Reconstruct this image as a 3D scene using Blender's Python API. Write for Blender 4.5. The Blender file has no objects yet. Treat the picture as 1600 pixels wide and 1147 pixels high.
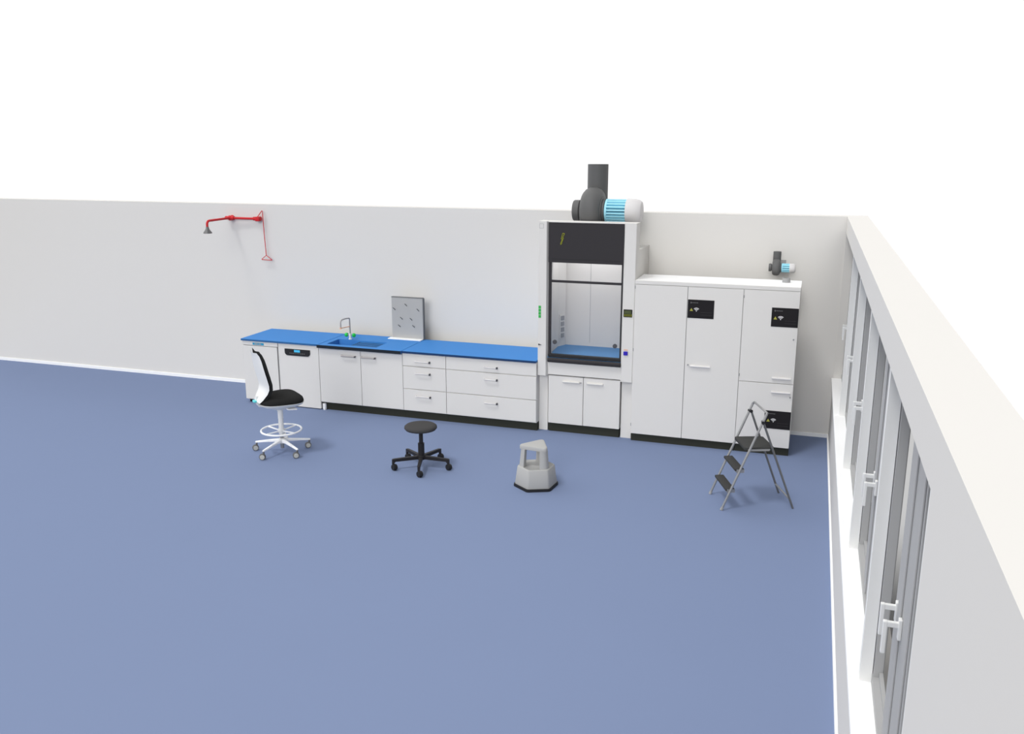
import bpy, bmesh, math, random
from mathutils import Vector, Matrix, Quaternion
random.seed(3)
PI = math.pi
sc = bpy.context.scene
COL = sc.collection

# ------------------------------------------------------------------ materials
def lin(c):
    return tuple(((v/255.0)/12.92 if v/255.0 <= 0.04045 else (((v/255.0)+0.055)/1.055)**2.4) for v in c)

K = 1.40
def mat(name, col, rough=0.6, metal=0.0, spec=0.3, noise=0.0, nscale=30, bump=0.0):
    col = tuple(min(.92, c*K) for c in col)
    m = bpy.data.materials.new(name); m.use_nodes = True
    nt = m.node_tree; b = nt.nodes['Principled BSDF']
    b.inputs['Roughness'].default_value = rough
    b.inputs['Metallic'].default_value = metal
    b.inputs['Specular IOR Level'].default_value = spec
    b.inputs['Base Color'].default_value = (*col, 1)
    if noise > 0 or bump > 0:
        tc = nt.nodes.new('ShaderNodeTexCoord'); n = nt.nodes.new('ShaderNodeTexNoise')
        n.inputs['Scale'].default_value = nscale; n.inputs['Detail'].default_value = 4
        nt.links.new(tc.outputs['Object'], n.inputs['Vector'])
        if noise > 0:
            r = nt.nodes.new('ShaderNodeMapRange')
            r.inputs['To Min'].default_value = 1-noise; r.inputs['To Max'].default_value = 1+noise
            nt.links.new(n.outputs['Fac'], r.inputs['Value'])
            v = nt.nodes.new('ShaderNodeVectorMath'); v.operation = 'SCALE'
            v.inputs[0].default_value = col
            nt.links.new(r.outputs['Result'], v.inputs['Scale'])
            nt.links.new(v.outputs['Vector'], b.inputs['Base Color'])
        if bump > 0:
            bp = nt.nodes.new('ShaderNodeBump'); bp.inputs['Strength'].default_value = bump
            bp.inputs['Distance'].default_value = 0.002
            nt.links.new(n.outputs['Fac'], bp.inputs['Height'])
            nt.links.new(bp.outputs['Normal'], b.inputs['Normal'])
    return m

def glass(name, tint, refl=0.04):
    m = bpy.data.materials.new(name); m.use_nodes = True
    nt = m.node_tree; nt.nodes.clear()
    o = nt.nodes.new('ShaderNodeOutputMaterial'); t = nt.nodes.new('ShaderNodeBsdfTransparent')
    g = nt.nodes.new('ShaderNodeBsdfGlossy'); mx = nt.nodes.new('ShaderNodeMixShader')
    t.inputs['Color'].default_value = (*tint, 1); g.inputs['Roughness'].default_value = 0.03
    mx.inputs['Fac'].default_value = refl
    nt.links.new(t.outputs[0], mx.inputs[1]); nt.links.new(g.outputs[0], mx.inputs[2])
    nt.links.new(mx.outputs[0], o.inputs['Surface'])
    return m

def emit(name, col, s):
    m = mat(name, col, 0.4)
    b = m.node_tree.nodes['Principled BSDF']
    b.inputs['Emission Color'].default_value = (*col, 1); b.inputs['Emission Strength'].default_value = s
    return m

WA = 0.50
M = {
 'wall': mat('wall_paint', (WA*1.015, WA*.99, WA*.95), 0.95, spec=0.0, noise=0.004, nscale=3),
 'white': mat('white_enamel', (WA*1.02, WA*.995, WA*.955), 0.75, spec=0.05, noise=0.003, nscale=5),
 'post': mat('post_enamel', (WA*1.02, WA*.995, WA*.955), 0.7, spec=0.05, noise=0.003, nscale=5),
 'shell': mat('chair_white_plastic', (.56, .56, .55), 0.5, spec=0.2, noise=0.003),
 'trim': mat('white_trim', (.88, .88, .9), 0.7, spec=0.1, noise=0.002),
 'floor': mat('blue_vinyl_floor', (.138, .174, .272), 0.9, spec=0.03, noise=0.01, nscale=1.2),
 'blue': mat('blue_worktop', (.043, .172, .43), 0.6, spec=0.1, noise=0.01),
 'drainer': mat('drainer_blue', (.012, .045, .10), 0.6, spec=0.1, noise=0.01),
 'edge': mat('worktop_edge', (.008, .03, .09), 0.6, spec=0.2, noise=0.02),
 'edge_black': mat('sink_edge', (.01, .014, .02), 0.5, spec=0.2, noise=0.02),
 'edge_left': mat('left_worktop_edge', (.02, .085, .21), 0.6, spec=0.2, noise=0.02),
 'hoodblue': mat('hood_work_surface', (.08, .19, .36), 0.6, spec=0.1, noise=0.01),
 'hoodin': mat('hood_liner', (.50, .485, .46), 0.7, spec=0.1, noise=0.004),
 'plinth': mat('dark_plinth', (.026, .027, .022), 0.8, spec=0.1, noise=0.03),
 'dark': mat('dark_panel', (.027, .025, .027), 0.6, spec=0.15, noise=0.02),
 'black': mat('black_rubber', (.012, .012, .013), 0.55, spec=0.3, noise=0.02),
 'sign': mat('black_sign', (.012, .011, .012), 0.5, spec=0.1, noise=0.01),
 'mullion': mat('bright_mullion', (.60, .60, .59), 0.7, spec=0.05, noise=0.003),
 'frame': mat('grey_window_frame', (.31, .31, .31), 0.8, spec=0.05, noise=0.004),
 'duct': mat('grey_duct_plastic', (.08, .08, .08), 0.55, spec=0.25, noise=0.01),
 'ductlight': mat('grey_collar', (.25, .25, .25), 0.6, spec=0.2, noise=0.01),
 'cyan': mat('light_blue_motor', (.28, .56, .66), 0.5, spec=0.25, noise=0.01),
 'cyan_dark': mat('motor_drum_blue', (.10, .22, .27), 0.5, spec=0.2, noise=0.01),
 'motorcap': mat('pale_grey_cover', (.46, .45, .45), 0.45, spec=0.2, noise=0.01),
 'red': mat('red_enamel', (.42, .012, .016), 0.45, spec=0.3, noise=0.02),
 'steel': mat('brushed_steel', (.25, .25, .25), 0.35, metal=0.6, noise=0.02, nscale=80),
 'steel_dark': mat('worn_steel', (.13, .13, .13), 0.4, metal=0.5, noise=0.03, nscale=80),
 'tap': mat('tap_steel', (.33, .31, .30), 0.4, metal=0.3, noise=0.02),
 'handle': mat('pale_handle', (.50, .485, .48), 0.5, spec=0.2, noise=0.005),
 'handlegrey': mat('grey_handle', (.3, .28, .275), 0.5, spec=0.3, noise=0.01),
 'knobdark': mat('dark_lock', (.05, .05, .055), 0.5, spec=0.3, noise=0.01),
 'gap': mat('shadow_gap', (.22, .22, .22), 0.9, spec=0.0, noise=0.01),
 'green': mat('green_knob', (.008, .42, .06), 0.45, spec=0.3, noise=0.01),
 'greenlabel': mat('green_label', (.03, .30, .06), 0.6, noise=0.01),
 'lightmark': mat('pale_print', (.45, .45, .45), 0.7, noise=0.01),
 'dimmark': mat('dim_print', (.12, .12, .12), 0.7, noise=0.01),
 'yellow': mat('yellow_print', (.27, .26, .045), 0.7, noise=0.01),
 'bolt': mat('lightning_yellow', (.20, .21, .015), 0.7, noise=0.01),
 'orange': mat('orange_tube', (.62, .33, .2), 0.5, noise=0.01),
 'teal': mat('teal_lever', (.10, .48, .50), 0.5, noise=0.01),
 'tealabel': mat('teal_label', (.01, .21, .36), 0.6, noise=0.01),
 'navy': mat('blue_socket', (.02, .01, .30), 0.5, noise=0.01),
 'lcd': emit('lcd_screen', (.045, .055, .022), 0.15),
 'cyanlcd': emit('cyan_screen', (.05, .33, .52), 0.25),
 'rack': mat('rack_grey', (.315, .31, .30), 0.6, spec=0.1, noise=0.01),
 'rack_edge': mat('rack_edge_grey', (.13, .13, .13), 0.6, spec=0.1, noise=0.01),
 'stepgrey': mat('step_stool_grey', (.30, .298, .29), 0.6, spec=0.1, noise=0.006, bump=0.05),
 'fabric': mat('black_fabric', (.015, .015, .015), 0.95, spec=0.1, noise=0.06, nscale=120, bump=0.15),
 'stoolseat': mat('charcoal_seat', (.042, .041, .041), 0.85, spec=0.1, noise=0.03, nscale=60, bump=0.1),
 'stoolbase': mat('black_stool_plastic', (.012, .011, .012), 0.5, spec=0.3, noise=0.02),
 'tread': mat('dark_tread', (.036, .036, .035), 0.8, spec=0.15, noise=0.03, bump=0.1),
 'wheelgrey': mat('caster_grey', (.36, .36, .335), 0.6, spec=0.1, noise=0.01),
 'caster': mat('caster_hood', (.10, .10, .10), 0.5, spec=0.2, noise=0.02),
 'glass': glass('window_glass', (.75, .75, .75), 0.0),
 'sash': glass('sash_glass', (.95, .95, .96), 0.02),
}

# ------------------------------------------------------------------ mesh builder
class MB:
    def __init__(s): s.bm = bmesh.new()
    def _rot(s, vs, c, rot):
        if rot is not None: bmesh.ops.transform(s.bm, matrix=Matrix.Translation(c) @ rot.to_4x4() @ Matrix.Translation(-Vector(c)), verts=vs)
    def box(s, x0, x1, y0, y1, z0, z1, bev=0.0, rot=None, seg=2):
        r = bmesh.ops.create_cube(s.bm, size=1.0); vs = r['verts']
        c = Vector(((x0+x1)/2, (y0+y1)/2, (z0+z1)/2))
        bmesh.ops.transform(s.bm, matrix=Matrix.Translation(c) @ Matrix.Diagonal((abs(x1-x0), abs(y1-y0), abs(z1-z0), 1)), verts=vs)
        s._rot(vs, c, rot)
        if bev > 0:
            es = list({e for v in vs for e in v.link_edges})
            bmesh.ops.bevel(s.bm, geom=es, offset=bev, segments=seg, profile=0.5, affect='EDGES')
        return s
    def prism(s, pts, axis, a, b, bev=0.0):
        def P(p, t):
            return {'z': (p[0], p[1], t), 'y': (p[0], t, p[1]), 'x': (t, p[0], p[1])}[axis]
        v0 = [s.bm.verts.new(P(p, a)) for p in pts]; v1 = [s.bm.verts.new(P(p, b)) for p in pts]
        n = len(pts); fs = [s.bm.faces.new(v0), s.bm.faces.new(v1[::-1])]
        for i in range(n): fs.append(s.bm.faces.new((v0[i], v1[i], v1[(i+1) % n], v0[(i+1) % n])))
        bmesh.ops.recalc_face_normals(s.bm, faces=fs)
        if bev > 0:
            es = list({e for f in fs for e in f.edges})
            bmesh.ops.bevel(s.bm, geom=es, offset=bev, segments=2, profile=0.5, affect='EDGES')
        return s
    def cyl(s, a, b, r, r2=None, n=20, cap=True):
        a, b = Vector(a), Vector(b); r2 = r if r2 is None else r2
        d = b-a; L = d.length
        q = Vector((0, 0, 1)).rotation_difference(d.normalized())
        m = Matrix.Translation((a+b)/2) @ q.to_matrix().to_4x4()
        bmesh.ops.create_cone(s.bm, cap_ends=cap, cap_tris=False, segments=n, radius1=r, radius2=r2, depth=L, matrix=m)
        return s
    def lathe(s, prof, origin=(0, 0, 0), axis=(0, 0, 1), n=32):
        o = Vector(origin); q = Vector((0, 0, 1)).rotation_difference(Vector(axis).normalized())
        rings = []
        for r, h in prof:
            if r < 1e-5: rings.append([s.bm.verts.new(o + q @ Vector((0, 0, h)))])
            else: rings.append([s.bm.verts.new(o + q @ Vector((r*math.cos(2*PI*k/n), r*math.sin(2*PI*k/n), h))) for k in range(n)])
        fs = []
        for A, B in zip(rings, rings[1:]):
            for k in range(n):
                k2 = (k+1) % n
                if len(A) == 1 and len(B) == 1: continue
                if len(A) == 1: fs.append(s.bm.faces.new((A[0], B[k], B[k2])))
                elif len(B) == 1: fs.append(s.bm.faces.new((A[k], B[0], A[k2])))
                else: fs.append(s.bm.faces.new((A[k], B[k], B[k2], A[k2])))
        bmesh.ops.recalc_face_normals(s.bm, faces=fs)
        return s
    def sph(s, c, r, sc_=(1, 1, 1), u=20, v=12):
        bmesh.ops.create_uvsphere(s.bm, u_segments=u, v_segments=v, radius=r, matrix=Matrix.Translation(c) @ Matrix.Diagonal((*sc_, 1)))
        return s
    def tube(s, pts, r, n=12, closed=False, flat=1.0):
        pts = [Vector(p) for p in pts]; N = len(pts); rings = []
        prev = None
        for i, p in enumerate(pts):
            if closed: t = (pts[(i+1) % N]-pts[(i-1) % N]).normalized()
            else: t = ((pts[min(i+1, N-1)]-pts[i]).normalized() + (pts[i]-pts[max(i-1, 0)]).normalized()).normalized()
            if prev is None:
                up = Vector((0, 0, 1)) if abs(t.z) < .9 else Vector((1, 0, 0))
                u = t.cross(up).normalized()
            else:
                u = (prev - t*prev.dot(t)).normalized()
            prev = u; w = t.cross(u)
            rr = r[i] if isinstance(r, (list, tuple)) else r
            rings.append([s.bm.verts.new(p + u*math.cos(2*PI*k/n)*rr + w*math.sin(2*PI*k/n)*rr*flat) for k in range(n)])
        fs = []
        rng = range(N) if closed else range(N-1)
        for i in rng:
            A, B = rings[i], rings[(i+1) % N]
            for k in range(n): fs.append(s.bm.faces.new((A[k], B[k], B[(k+1) % n], A[(k+1) % n])))
        if not closed: fs += [s.bm.faces.new(rings[0]), s.bm.faces.new(rings[-1][::-1])]
        bmesh.ops.recalc_face_normals(s.bm, faces=fs)
        return s
    def loft(s, rings, cap=True):
        R = [[s.bm.verts.new(p) for p in r] for r in rings]; n = len(R[0]); fs = []
        for A, B in zip(R, R[1:]):
            for k in range(n): fs.append(s.bm.faces.new((A[k], B[k], B[(k+1) % n], A[(k+1) % n])))
        if cap: fs += [s.bm.faces.new(R[0]), s.bm.faces.new(R[-1][::-1])]
        bmesh.ops.recalc_face_normals(s.bm, faces=fs)
        return s
    def build(s, name, m, parent=None, smooth=False, angle=40):
        me = bpy.data.meshes.new(name)
        if parent is not None:
            off = Vector((0, 0, 0)); p = parent
            if p.get('_abs'): off = -Vector(p['_abs'])
            if off.length: bmesh.ops.translate(s.bm, verts=s.bm.verts[:], vec=off)
        s.bm.to_mesh(me); s.bm.free()
        for mm in (m if isinstance(m, (list, tuple)) else [m]): me.materials.append(M[mm])
        if smooth:
            me.polygons.foreach_set('use_smooth', [True]*len(me.polygons))
            try: me.set_sharp_from_angle(angle=math.radians(angle))
            except Exception: pass
        o = bpy.data.objects.new(name, me); COL.objects.link(o)
        if parent is not None: o.parent = parent
        return o

ABS = {}
def thing(name, label, cat, loc, rotz=0.0, group=None, absolute=True):
    o = bpy.data.objects.new(name, None); COL.objects.link(o)
    o.empty_display_size = 0.1
    o.location = loc; o.rotation_euler = (0, 0, rotz)
    if label: o['label'] = label
    if cat: o['category'] = cat
    if group: o['group'] = group
    ABS[o.name] = Vector(loc) if absolute else Vector((0, 0, 0))
    return o

def part(mb, name, m, root, parent=None, smooth=False, label=None, angle=40):
    """root: the thing (its origin is subtracted); parent: the part it hangs on, for sub-parts."""
    off = ABS.get(root.name, Vector((0, 0, 0)))
    bmesh.ops.translate(mb.bm, verts=mb.bm.verts[:], vec=-off)
    o = mb.build(name, m, None, smooth, angle)
    o.parent = parent or root
    if label: o['label'] = label
    return o

def struct(mb, name, m, smooth=False):
    o = mb.build(name, m, None, smooth); o['kind'] = 'structure'
    return o

# ------------------------------------------------------------------ room shell
HW = 2.642; TW = .227; XL = -13.5; YN = -12.2
WY1 = -8.37; WZ0 = .72; WZ1 = 2.455       # window opening in right wall
struct(MB().box(XL, TW, YN, TW, -.2, 0), 'floor', 'floor')
struct(MB().box(XL, 0, 0, TW, 0, HW), 'wall_back', 'wall')
w = MB()
w.box(0, TW, -.02, TW, 0, HW); w.box(0, TW, WY1, -.02, 0, WZ0); w.box(0, TW, WY1, -.02, WZ1, HW); w.box(0, TW, YN, WY1, 0, HW)
struct(w, 'wall_right', 'wall')
struct(MB().box(XL, -.015, -.015, 0, 0, .045), 'baseboard_back', 'trim')
struct(MB().box(-.015, 0, YN, 0, 0, .045), 'baseboard_right', 'trim')

# windows
bounds = [-.02, -1.615, -3.245, -4.885, -6.52, -8.15]
for i in range(5):
    y1, y0 = bounds[i], bounds[i+1]
    last = (i == 4)
    ye = WY1 if last else y0
    t = thing('window_%d' % (i+1), None, None, (.1, (y0+y1)/2, WZ0))
    t['kind'] = 'structure'
    t['label'] = ['farthest grey-framed window, beside the corner with the back wall', 'second grey-framed window from the far corner of the right wall',
                  'middle grey-framed window of the five in the right wall', 'second nearest grey-framed window in the right wall',
                  'nearest and largest-looking grey-framed window in the right wall'][i]
    part(MB().box(-.02, .10, ye+.002, y1-.002, WZ0-.002, .75, bev=.002), 'window_sill', 'trim', t, label='bright white sill')
    f = MB()
    f.box(.09, .141, ye, y1, .75, .80); f.box(.09, .141, ye, y1, WZ1-.05, WZ1)
    f.box(.095, .141, y1-.055, y1, .80, WZ1-.05); f.box(.095, .141, ye, y0+.055, .80, WZ1-.05)
    part(f, 'window_frame', 'frame', t, label='grey frame')
    ym = y0 - .0
    if True:
        part(MB().box(.033, .092, y0-.025, y0+.025, .75, WZ1, bev=.001), 'mullion', 'mullion', t, label='white mullion fin')
    yc = (y0+y1)/2
    # two casements meeting in the middle
    for k, (a, b) in enumerate(((yc, y1-.055), (y0+.055, yc))):
        cs = MB()
        sa, sb = (yc+.004, yc+.262) if k == 0 else (yc-.262, yc-.004)
        cs.box(.1, .141, sa, sb, .805, WZ1-.055, bev=.004)
        cs.box(.092, .1, sa+.02, sb-.14, .81, WZ1-.06, bev=.003)
        if k == 0: cs.box(.12, .141, sb, b-.002, .80, .83); cs.box(.12, .141, sb, b-.002, WZ1-.08, WZ1-.05)
        else: cs.box(.12, .141, a+.002, sa, .80, .83); cs.box(.12, .141, a+.002, sa, WZ1-.08, WZ1-.05)
        c = part(cs, 'casement', 'frame', t)
        g = MB()
        if k == 0: g.box(.136, .139, sb-.01, b+.01, .82, WZ1-.06)
        else: g.box(.136, .139, a-.01, sa+.01, .82, WZ1-.06)
        part(g, 'window_pane', 'glass', t, c, label='tinted glass pane')
        hy = yc + (.145 if k == 0 else -.005)
        h = MB()
        h.box(.086, .1, hy-.016, hy+.016, 1.44, 1.53, bev=.003)
        h.box(.04, .09, hy-.009, hy+.009, 1.490, 1.5135, bev=.003)
        h.box(.028, .046, hy-.011, hy+.011, 1.37, 1.515, bev=.004)
        part(h, 'window_handle', 'shell', t, c, label='white handle')

# ------------------------------------------------------------------ handles
def bar_handle(x0, x1, z, yf, m='handle', endm=None, side='r', r=.008):
    """bow handle on the door plane y = yf; returns list of (mb, name, mat)"""
    h = MB()
    y = yf-.032
    h.tube([(x0, yf, z), (x0, y+.01, z), (x0+.008, y, z), (x1-.008, y, z), (x1, y+.01, z), (x1, yf, z)], r, 10)
    return h
def wide_handle(x0, x1, z, yf):
    return MB().prism([(yf, z+.018), (yf-.021, z+.013), (yf-.025, z+.004), (yf-.021, z-.004), (yf, z-.006)], 'x', x0, x1, bev=.002)

# ------------------------------------------------------------------ laboratory bench
YF = -.90; YB = -.18
# worktops
t = thing('worktop', 'plain blue worktop section over the two floor-standing white appliances, left of the sink', 'worktop', (-7.607, YF, .874))
part(MB().box(-7.607, -6.425, -.918, -.18, .8765, .90, bev=.002), 'slab', 'blue', t)
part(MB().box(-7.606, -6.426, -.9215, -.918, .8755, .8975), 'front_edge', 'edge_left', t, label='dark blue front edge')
t = thing('worktop', 'long blue worktop section over the drawer cabinets, between sink and fume hood', 'worktop', (-5.205, YF, .874))
part(MB().box(-5.203, -3.418, -.922, -.18, .8765, .90, bev=.002), 'slab', 'blue', t)
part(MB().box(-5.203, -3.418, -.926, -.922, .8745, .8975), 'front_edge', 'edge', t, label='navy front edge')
# sink top
SX0, SX1, SY0, SY1 = -6.4235, -5.209, -.94, -.18
bx0, bx1, dx1, by0, by1 = -6.325, -6.02, -5.60, -.845, -.525
t = thing('sink_worktop', 'blue worktop with a moulded sink bowl, ribbed drainer and thick black front edge', 'sink', (SX0, SY0, .86))
s = MB()
z0, z1 = .862, .90
s.box(SX0, SX1, by1, SY1, z0, z1); s.box(SX0, SX1, SY0, by0, z0, z1)
s.box(SX0, bx0, by0, by1, z0, z1); s.box(dx1, SX1, by0, by1, z0, z1)
for (a, b, c, d) in ((SX0, SX0+.014, SY0, SY1), (SX0+.014, SX1, SY1-.012, SY1)):
    s.box(a, b, c, d, z1, z1+.004, bev=.001)
part(s, 'slab', 'blue', t)
s = MB()
s.box(bx0-.01, bx0, by0-.01, by1+.01, .68, .8618); s.box(bx1, bx1+.008, by0, by1, .68, .872)
s.box(bx0, bx1, by0-.01, by0, .68, .8618); s.box(bx0, bx1, by1, by1+.01, .68, .8618)
s.box(bx0, bx1+.008, by0-.01, by1+.01, .67, .68)
s.cyl((-6.17, -.69, .68), (-6.17, -.69, .684), .035)
part(s, 'sink_bowl', 'blue', t)
s = MB(); s.box(bx1+.008, dx1, by0, by1, .862, .880)
dn = part(s, 'drainer', 'drainer', t, label='darker blue drainer floor')
s = MB()
for k in range(6):
    yy = by0+.020+k*.053
    s.box(bx1+.03, dx1-.02, yy, yy+.009, .880, .883)
part(s, 'drainer_ribs', 'blue', t, dn, label='raised blue ribs')
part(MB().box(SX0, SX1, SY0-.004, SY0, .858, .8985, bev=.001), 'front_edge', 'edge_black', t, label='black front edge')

# undercounter refrigerator (left)
t = thing('undercounter_refrigerator', 'white undercounter refrigerator with teal label, at the left end of the bench', 'refrigerator', (-7.34, -.55, 0))
b = MB(); b.box(-7.598, -7.045, -.868, -.20, .04, .872, bev=.003)
part(b, 'body', 'white', t)
part(MB().box(-7.598, -7.045, -.905, -.868, .815, .872, bev=.004), 'fascia', 'white', t)
d = part(MB().box(-7.598, -7.058, -.90, -.870, .055, .808, bev=.004), 'door', 'white', t)
part(MB().box(-7.43, -7.255, -.9075, -.9045, .824, .853, bev=.001), 'label_plate', 'tealabel', t, label='teal label plate')
part(MB().box(-7.40, -7.345, -.9085, -.9076, .832, .845).box(-7.335, -7.30, -.9085, -.9076, .832, .845), 'label_print', 'ductlight', t, label='grey print on the label')
part(MB().box(-7.054, -7.047, -.885, -.868, .055, .805), 'door_gap_trim', 'gap', t, label='dark strip beside the door')
for x in (-7.56, -7.09):
    part(MB().cyl((x, -.84, 0), (x, -.84, .042), .018), 'foot', 'black', t, smooth=True)
    part(MB().cyl((x, -.3, 0), (x, -.3, .042), .018), 'foot', 'black', t, smooth=True)
part(MB().box(-7.604, -7.598, -.89, -.87, .62, .78), 'hinge', 'gap', t, label='grey hinge strip')

# glassware washer
t = thing('glassware_washer', 'white undercounter glassware washer with a black control panel and blue display', 'washer', (-6.74, -.55, 0))
part(MB().box(-7.038, -6.44, -.868, -.20, .03, .872, bev=.003), 'body', 'white', t)
part(MB().box(-7.038, -6.426, -.90, -.868, .012, .872, bev=.004), 'door', 'white', t)
part(MB().box(-7.02, -6.46, -.84, -.25, 0, .03), 'foot_skirt', 'white', t)
px0, px1, pz0, pz1 = -6.935, -6.55, .716, .806
pts = [(px0, pz1), (px1, pz1)]
for k in range(7): a = -k*PI/12; pts.append((px1-.045+.045*math.cos(a), pz0+.045+.045*math.sin(a)))
for k in range(7): a = -PI/2-k*PI/12; pts.append((px0+.045+.045*math.cos(a), pz0+.045+.045*math.sin(a)))
cp = part(MB().prism(pts, 'y', -.908, -.8995), 'control_panel', 'black', t)
part(MB().box(-6.79, -6.70, -.9095, -.908, .765, .797), 'display', 'cyanlcd', t, cp, label='light blue display')
s = MB()
for k in range(9): s.box(-6.86+k*.027, -6.845+k*.027, -.909, -.908, .745, .754)
part(s, 'panel_print', 'dimmark', t, cp, label='pale print under the display')

def base_cabinet(name, label, x0, x1, zt=.868, yf=YF, plinth=True, px=None):
    t = thing(name, label, 'cabinet', ((x0+x1)/2, -.52, 0))
    part(MB().box(x0+.001, x1-.001, yf+.02, -.20, .105, zt if name != 'sink_cabinet' else .66, bev=.001), 'carcass', 'white', t)
    if name == 'sink_cabinet':
        part(MB().box(x0+.001, x0+.02, yf+.02, -.20, .66, .861).box(x1-.02, x1-.001, yf+.02, -.20, .66, .861).box(x0+.02, x1-.02, yf+.02, yf+.035, .66, .857), 'top_rail', 'white', t)
    p = px or (x0, x1)
    part(MB().box(p[0]+.001, p[1]-.001, yf+.045, -.22, 0, .105), 'plinth', 'plinth', t, label='dark plinth')
    return t
# sink cabinet
t = base_cabinet('sink_cabinet', 'white two-door base cabinet under the sink with grey bow handles', -6.422, -5.2075, px=(-6.38, -5.207))
for k, (a, b, h0, h1) in enumerate(((-6.420, -5.809, -6.075, -5.88), (-5.803, -5.209, -5.785, -5.592))):
    d = part(MB().box(a, b, -.90, -.881, .115, .853, bev=.002), 'door', 'white', t)
    h = part(bar_handle(h0, h1, .773, -.90, r=.011), 'handle', 'handlegrey', t, d, smooth=True, label='grey bow handle')
    part(MB().cyl((h1, -.9005, .771), (h1, -.938, .771), .011, n=16), 'lock', 'knobdark', t, d, smooth=True, label='dark round lock')
part(MB().cyl((-6.385, -.875, 0), (-6.385, -.875, .012), .022).cyl((-6.385, -.875, .012), (-6.385, -.875, .085), .026), 'levelling_foot', 'trim', t, smooth=True, label='white levelling foot')
part(MB().box(-5.8085, -5.8035, -.884, -.8805, .115, .853), 'door_gap', 'gap', t, label='dark gap between the doors')
# drawer cabinets
def drawers(t, x0, x1, h0, h1, zs=((.705, .868, .772), (.405, .700, .617), (.115, .400, .314)), endm=True):
    for a, b, hz in zs:
        d = part(MB().box(x0+.003, x1-.003, -.90, -.881, a, b-.003, bev=.002), 'drawer', 'white', t)
        part(bar_handle(h0, h1, hz, -.90), 'handle', 'handle', t, d, smooth=True, label='pale bow handle')
        part(MB().box(h1-.006, h1+.010, -.9345, -.9005, hz-.014, hz+.010, bev=.003), 'handle_end', 'knobdark', t, d, label='dark end of the handle')
t = base_cabinet('drawer_cabinet', 'narrow white three-drawer base cabinet directly right of the sink doors', -5.207, -4.607)
drawers(t, -5.207, -4.607, -5.022, -4.828)
part(MB().box(-5.2068, -5.2035, -.884, -.8805, .115, .865), 'side_gap', 'gap', t, label='dark gap at the side')
t = base_cabinet('drawer_cabinet', 'wide white three-drawer base cabinet between the narrow one and the fume hood', -4.607, -3.415)
drawers(t, -4.607, -3.415, -4.085, -3.925)
part(MB().box(-4.6095, -4.6045, -.884, -.8805, .115, .865), 'side_gap', 'gap', t, label='dark gap at the side')

# ------------------------------------------------------------------ tap
TX, TY = -6.172, -.487
t = thing('laboratory_tap', 'grey high swan-neck laboratory tap with two green knobs at the sink', 'tap', (TX, TY, .90))
part(MB().lathe([(0, 0), (.024, 0), (.024, .008), (.016, .014), (.014, .08), (0, .08)], (TX, TY, .90)), 'base', 'shell', t, smooth=True)
pts = [(TX, TY, .97)]
for k in range(8): a = k/7*math.radians(85); pts.append((TX, TY-.03*(1-math.cos(a)), 1.172+.02*math.sin(a)))
pts += [(TX, -.60, 1.202)]
for k in range(8): a = k/7*PI/2; pts.append((TX, -.69-.04*math.sin(a), 1.16+.042*math.cos(a)))
pts += [(TX, -.73, 1.105)]
part(MB().tube(pts, .0095, 12), 'spout', 'tap', t, smooth=True)
part(MB().cyl((TX, -.73, 1.085), (TX, -.73, 1.105), .012), 'nozzle', 'orange', t, smooth=True, label='orange nozzle')
s = MB().tube([(TX-.012, -.725, 1.09), (TX-.02, -.66, 1.085), (TX-.012, -.58, 1.08), (TX, -.497, 1.075)], .006, 8)
part(s, 'support_rod', 'orange', t, smooth=True, label='orange rod from nozzle to post')
for sg in (-1, 1):
    k = part(MB().cyl((TX+sg*.012, TY, .958), (TX+sg*.04, TY, .958), .008), 'valve', 'tap', t, smooth=True)
    part(MB().lathe([(0, 0), (.018, 0), (.027, .008), (.027, .030), (.016, .042), (0, .042)], (TX+sg*.036, TY, .958), (sg, 0, 0), 20), 'knob', 'green', t, k, smooth=True, label='green knob')

# ------------------------------------------------------------------ draining rack
t = thing('draining_rack', 'grey upright draining rack with slanted pegs at the back of the worktop', 'drying rack', (-5.44, -.24, .90))
part(MB().box(-5.70, -5.215, -.315, -.225, .9, .912, bev=.003), 'drip_tray', 'trim', t, label='white drip tray')
bd = part(MB().box(-5.665, -5.21, -.235, -.19, .912, 1.462, bev=.002), 'board', 'rack', t)
part(MB().box(-5.21, -5.20, -.2355, -.19, .905, 1.465, bev=.002), 'side_rail', 'rack_edge', t, label='dark grey side rail')
part(MB().box(-5.667, -5.21, -.2375, -.19, 1.462, 1.470), 'top_rail', 'rack_edge', t, label='dark grey top rail')
for (x, z) in ((-5.44, 1.365), (-5.615, 1.305), (-5.265, 1.305), (-5.51, 1.18), (-5.37, 1.175), (-5.545, 1.075), (-5.335, 1.08)):
    part(MB().tube([(x, -.234, z-.012), (x, -.30, z+.028)], .0055, 8), 'peg', 'steel_dark', t, smooth=True)

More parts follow.
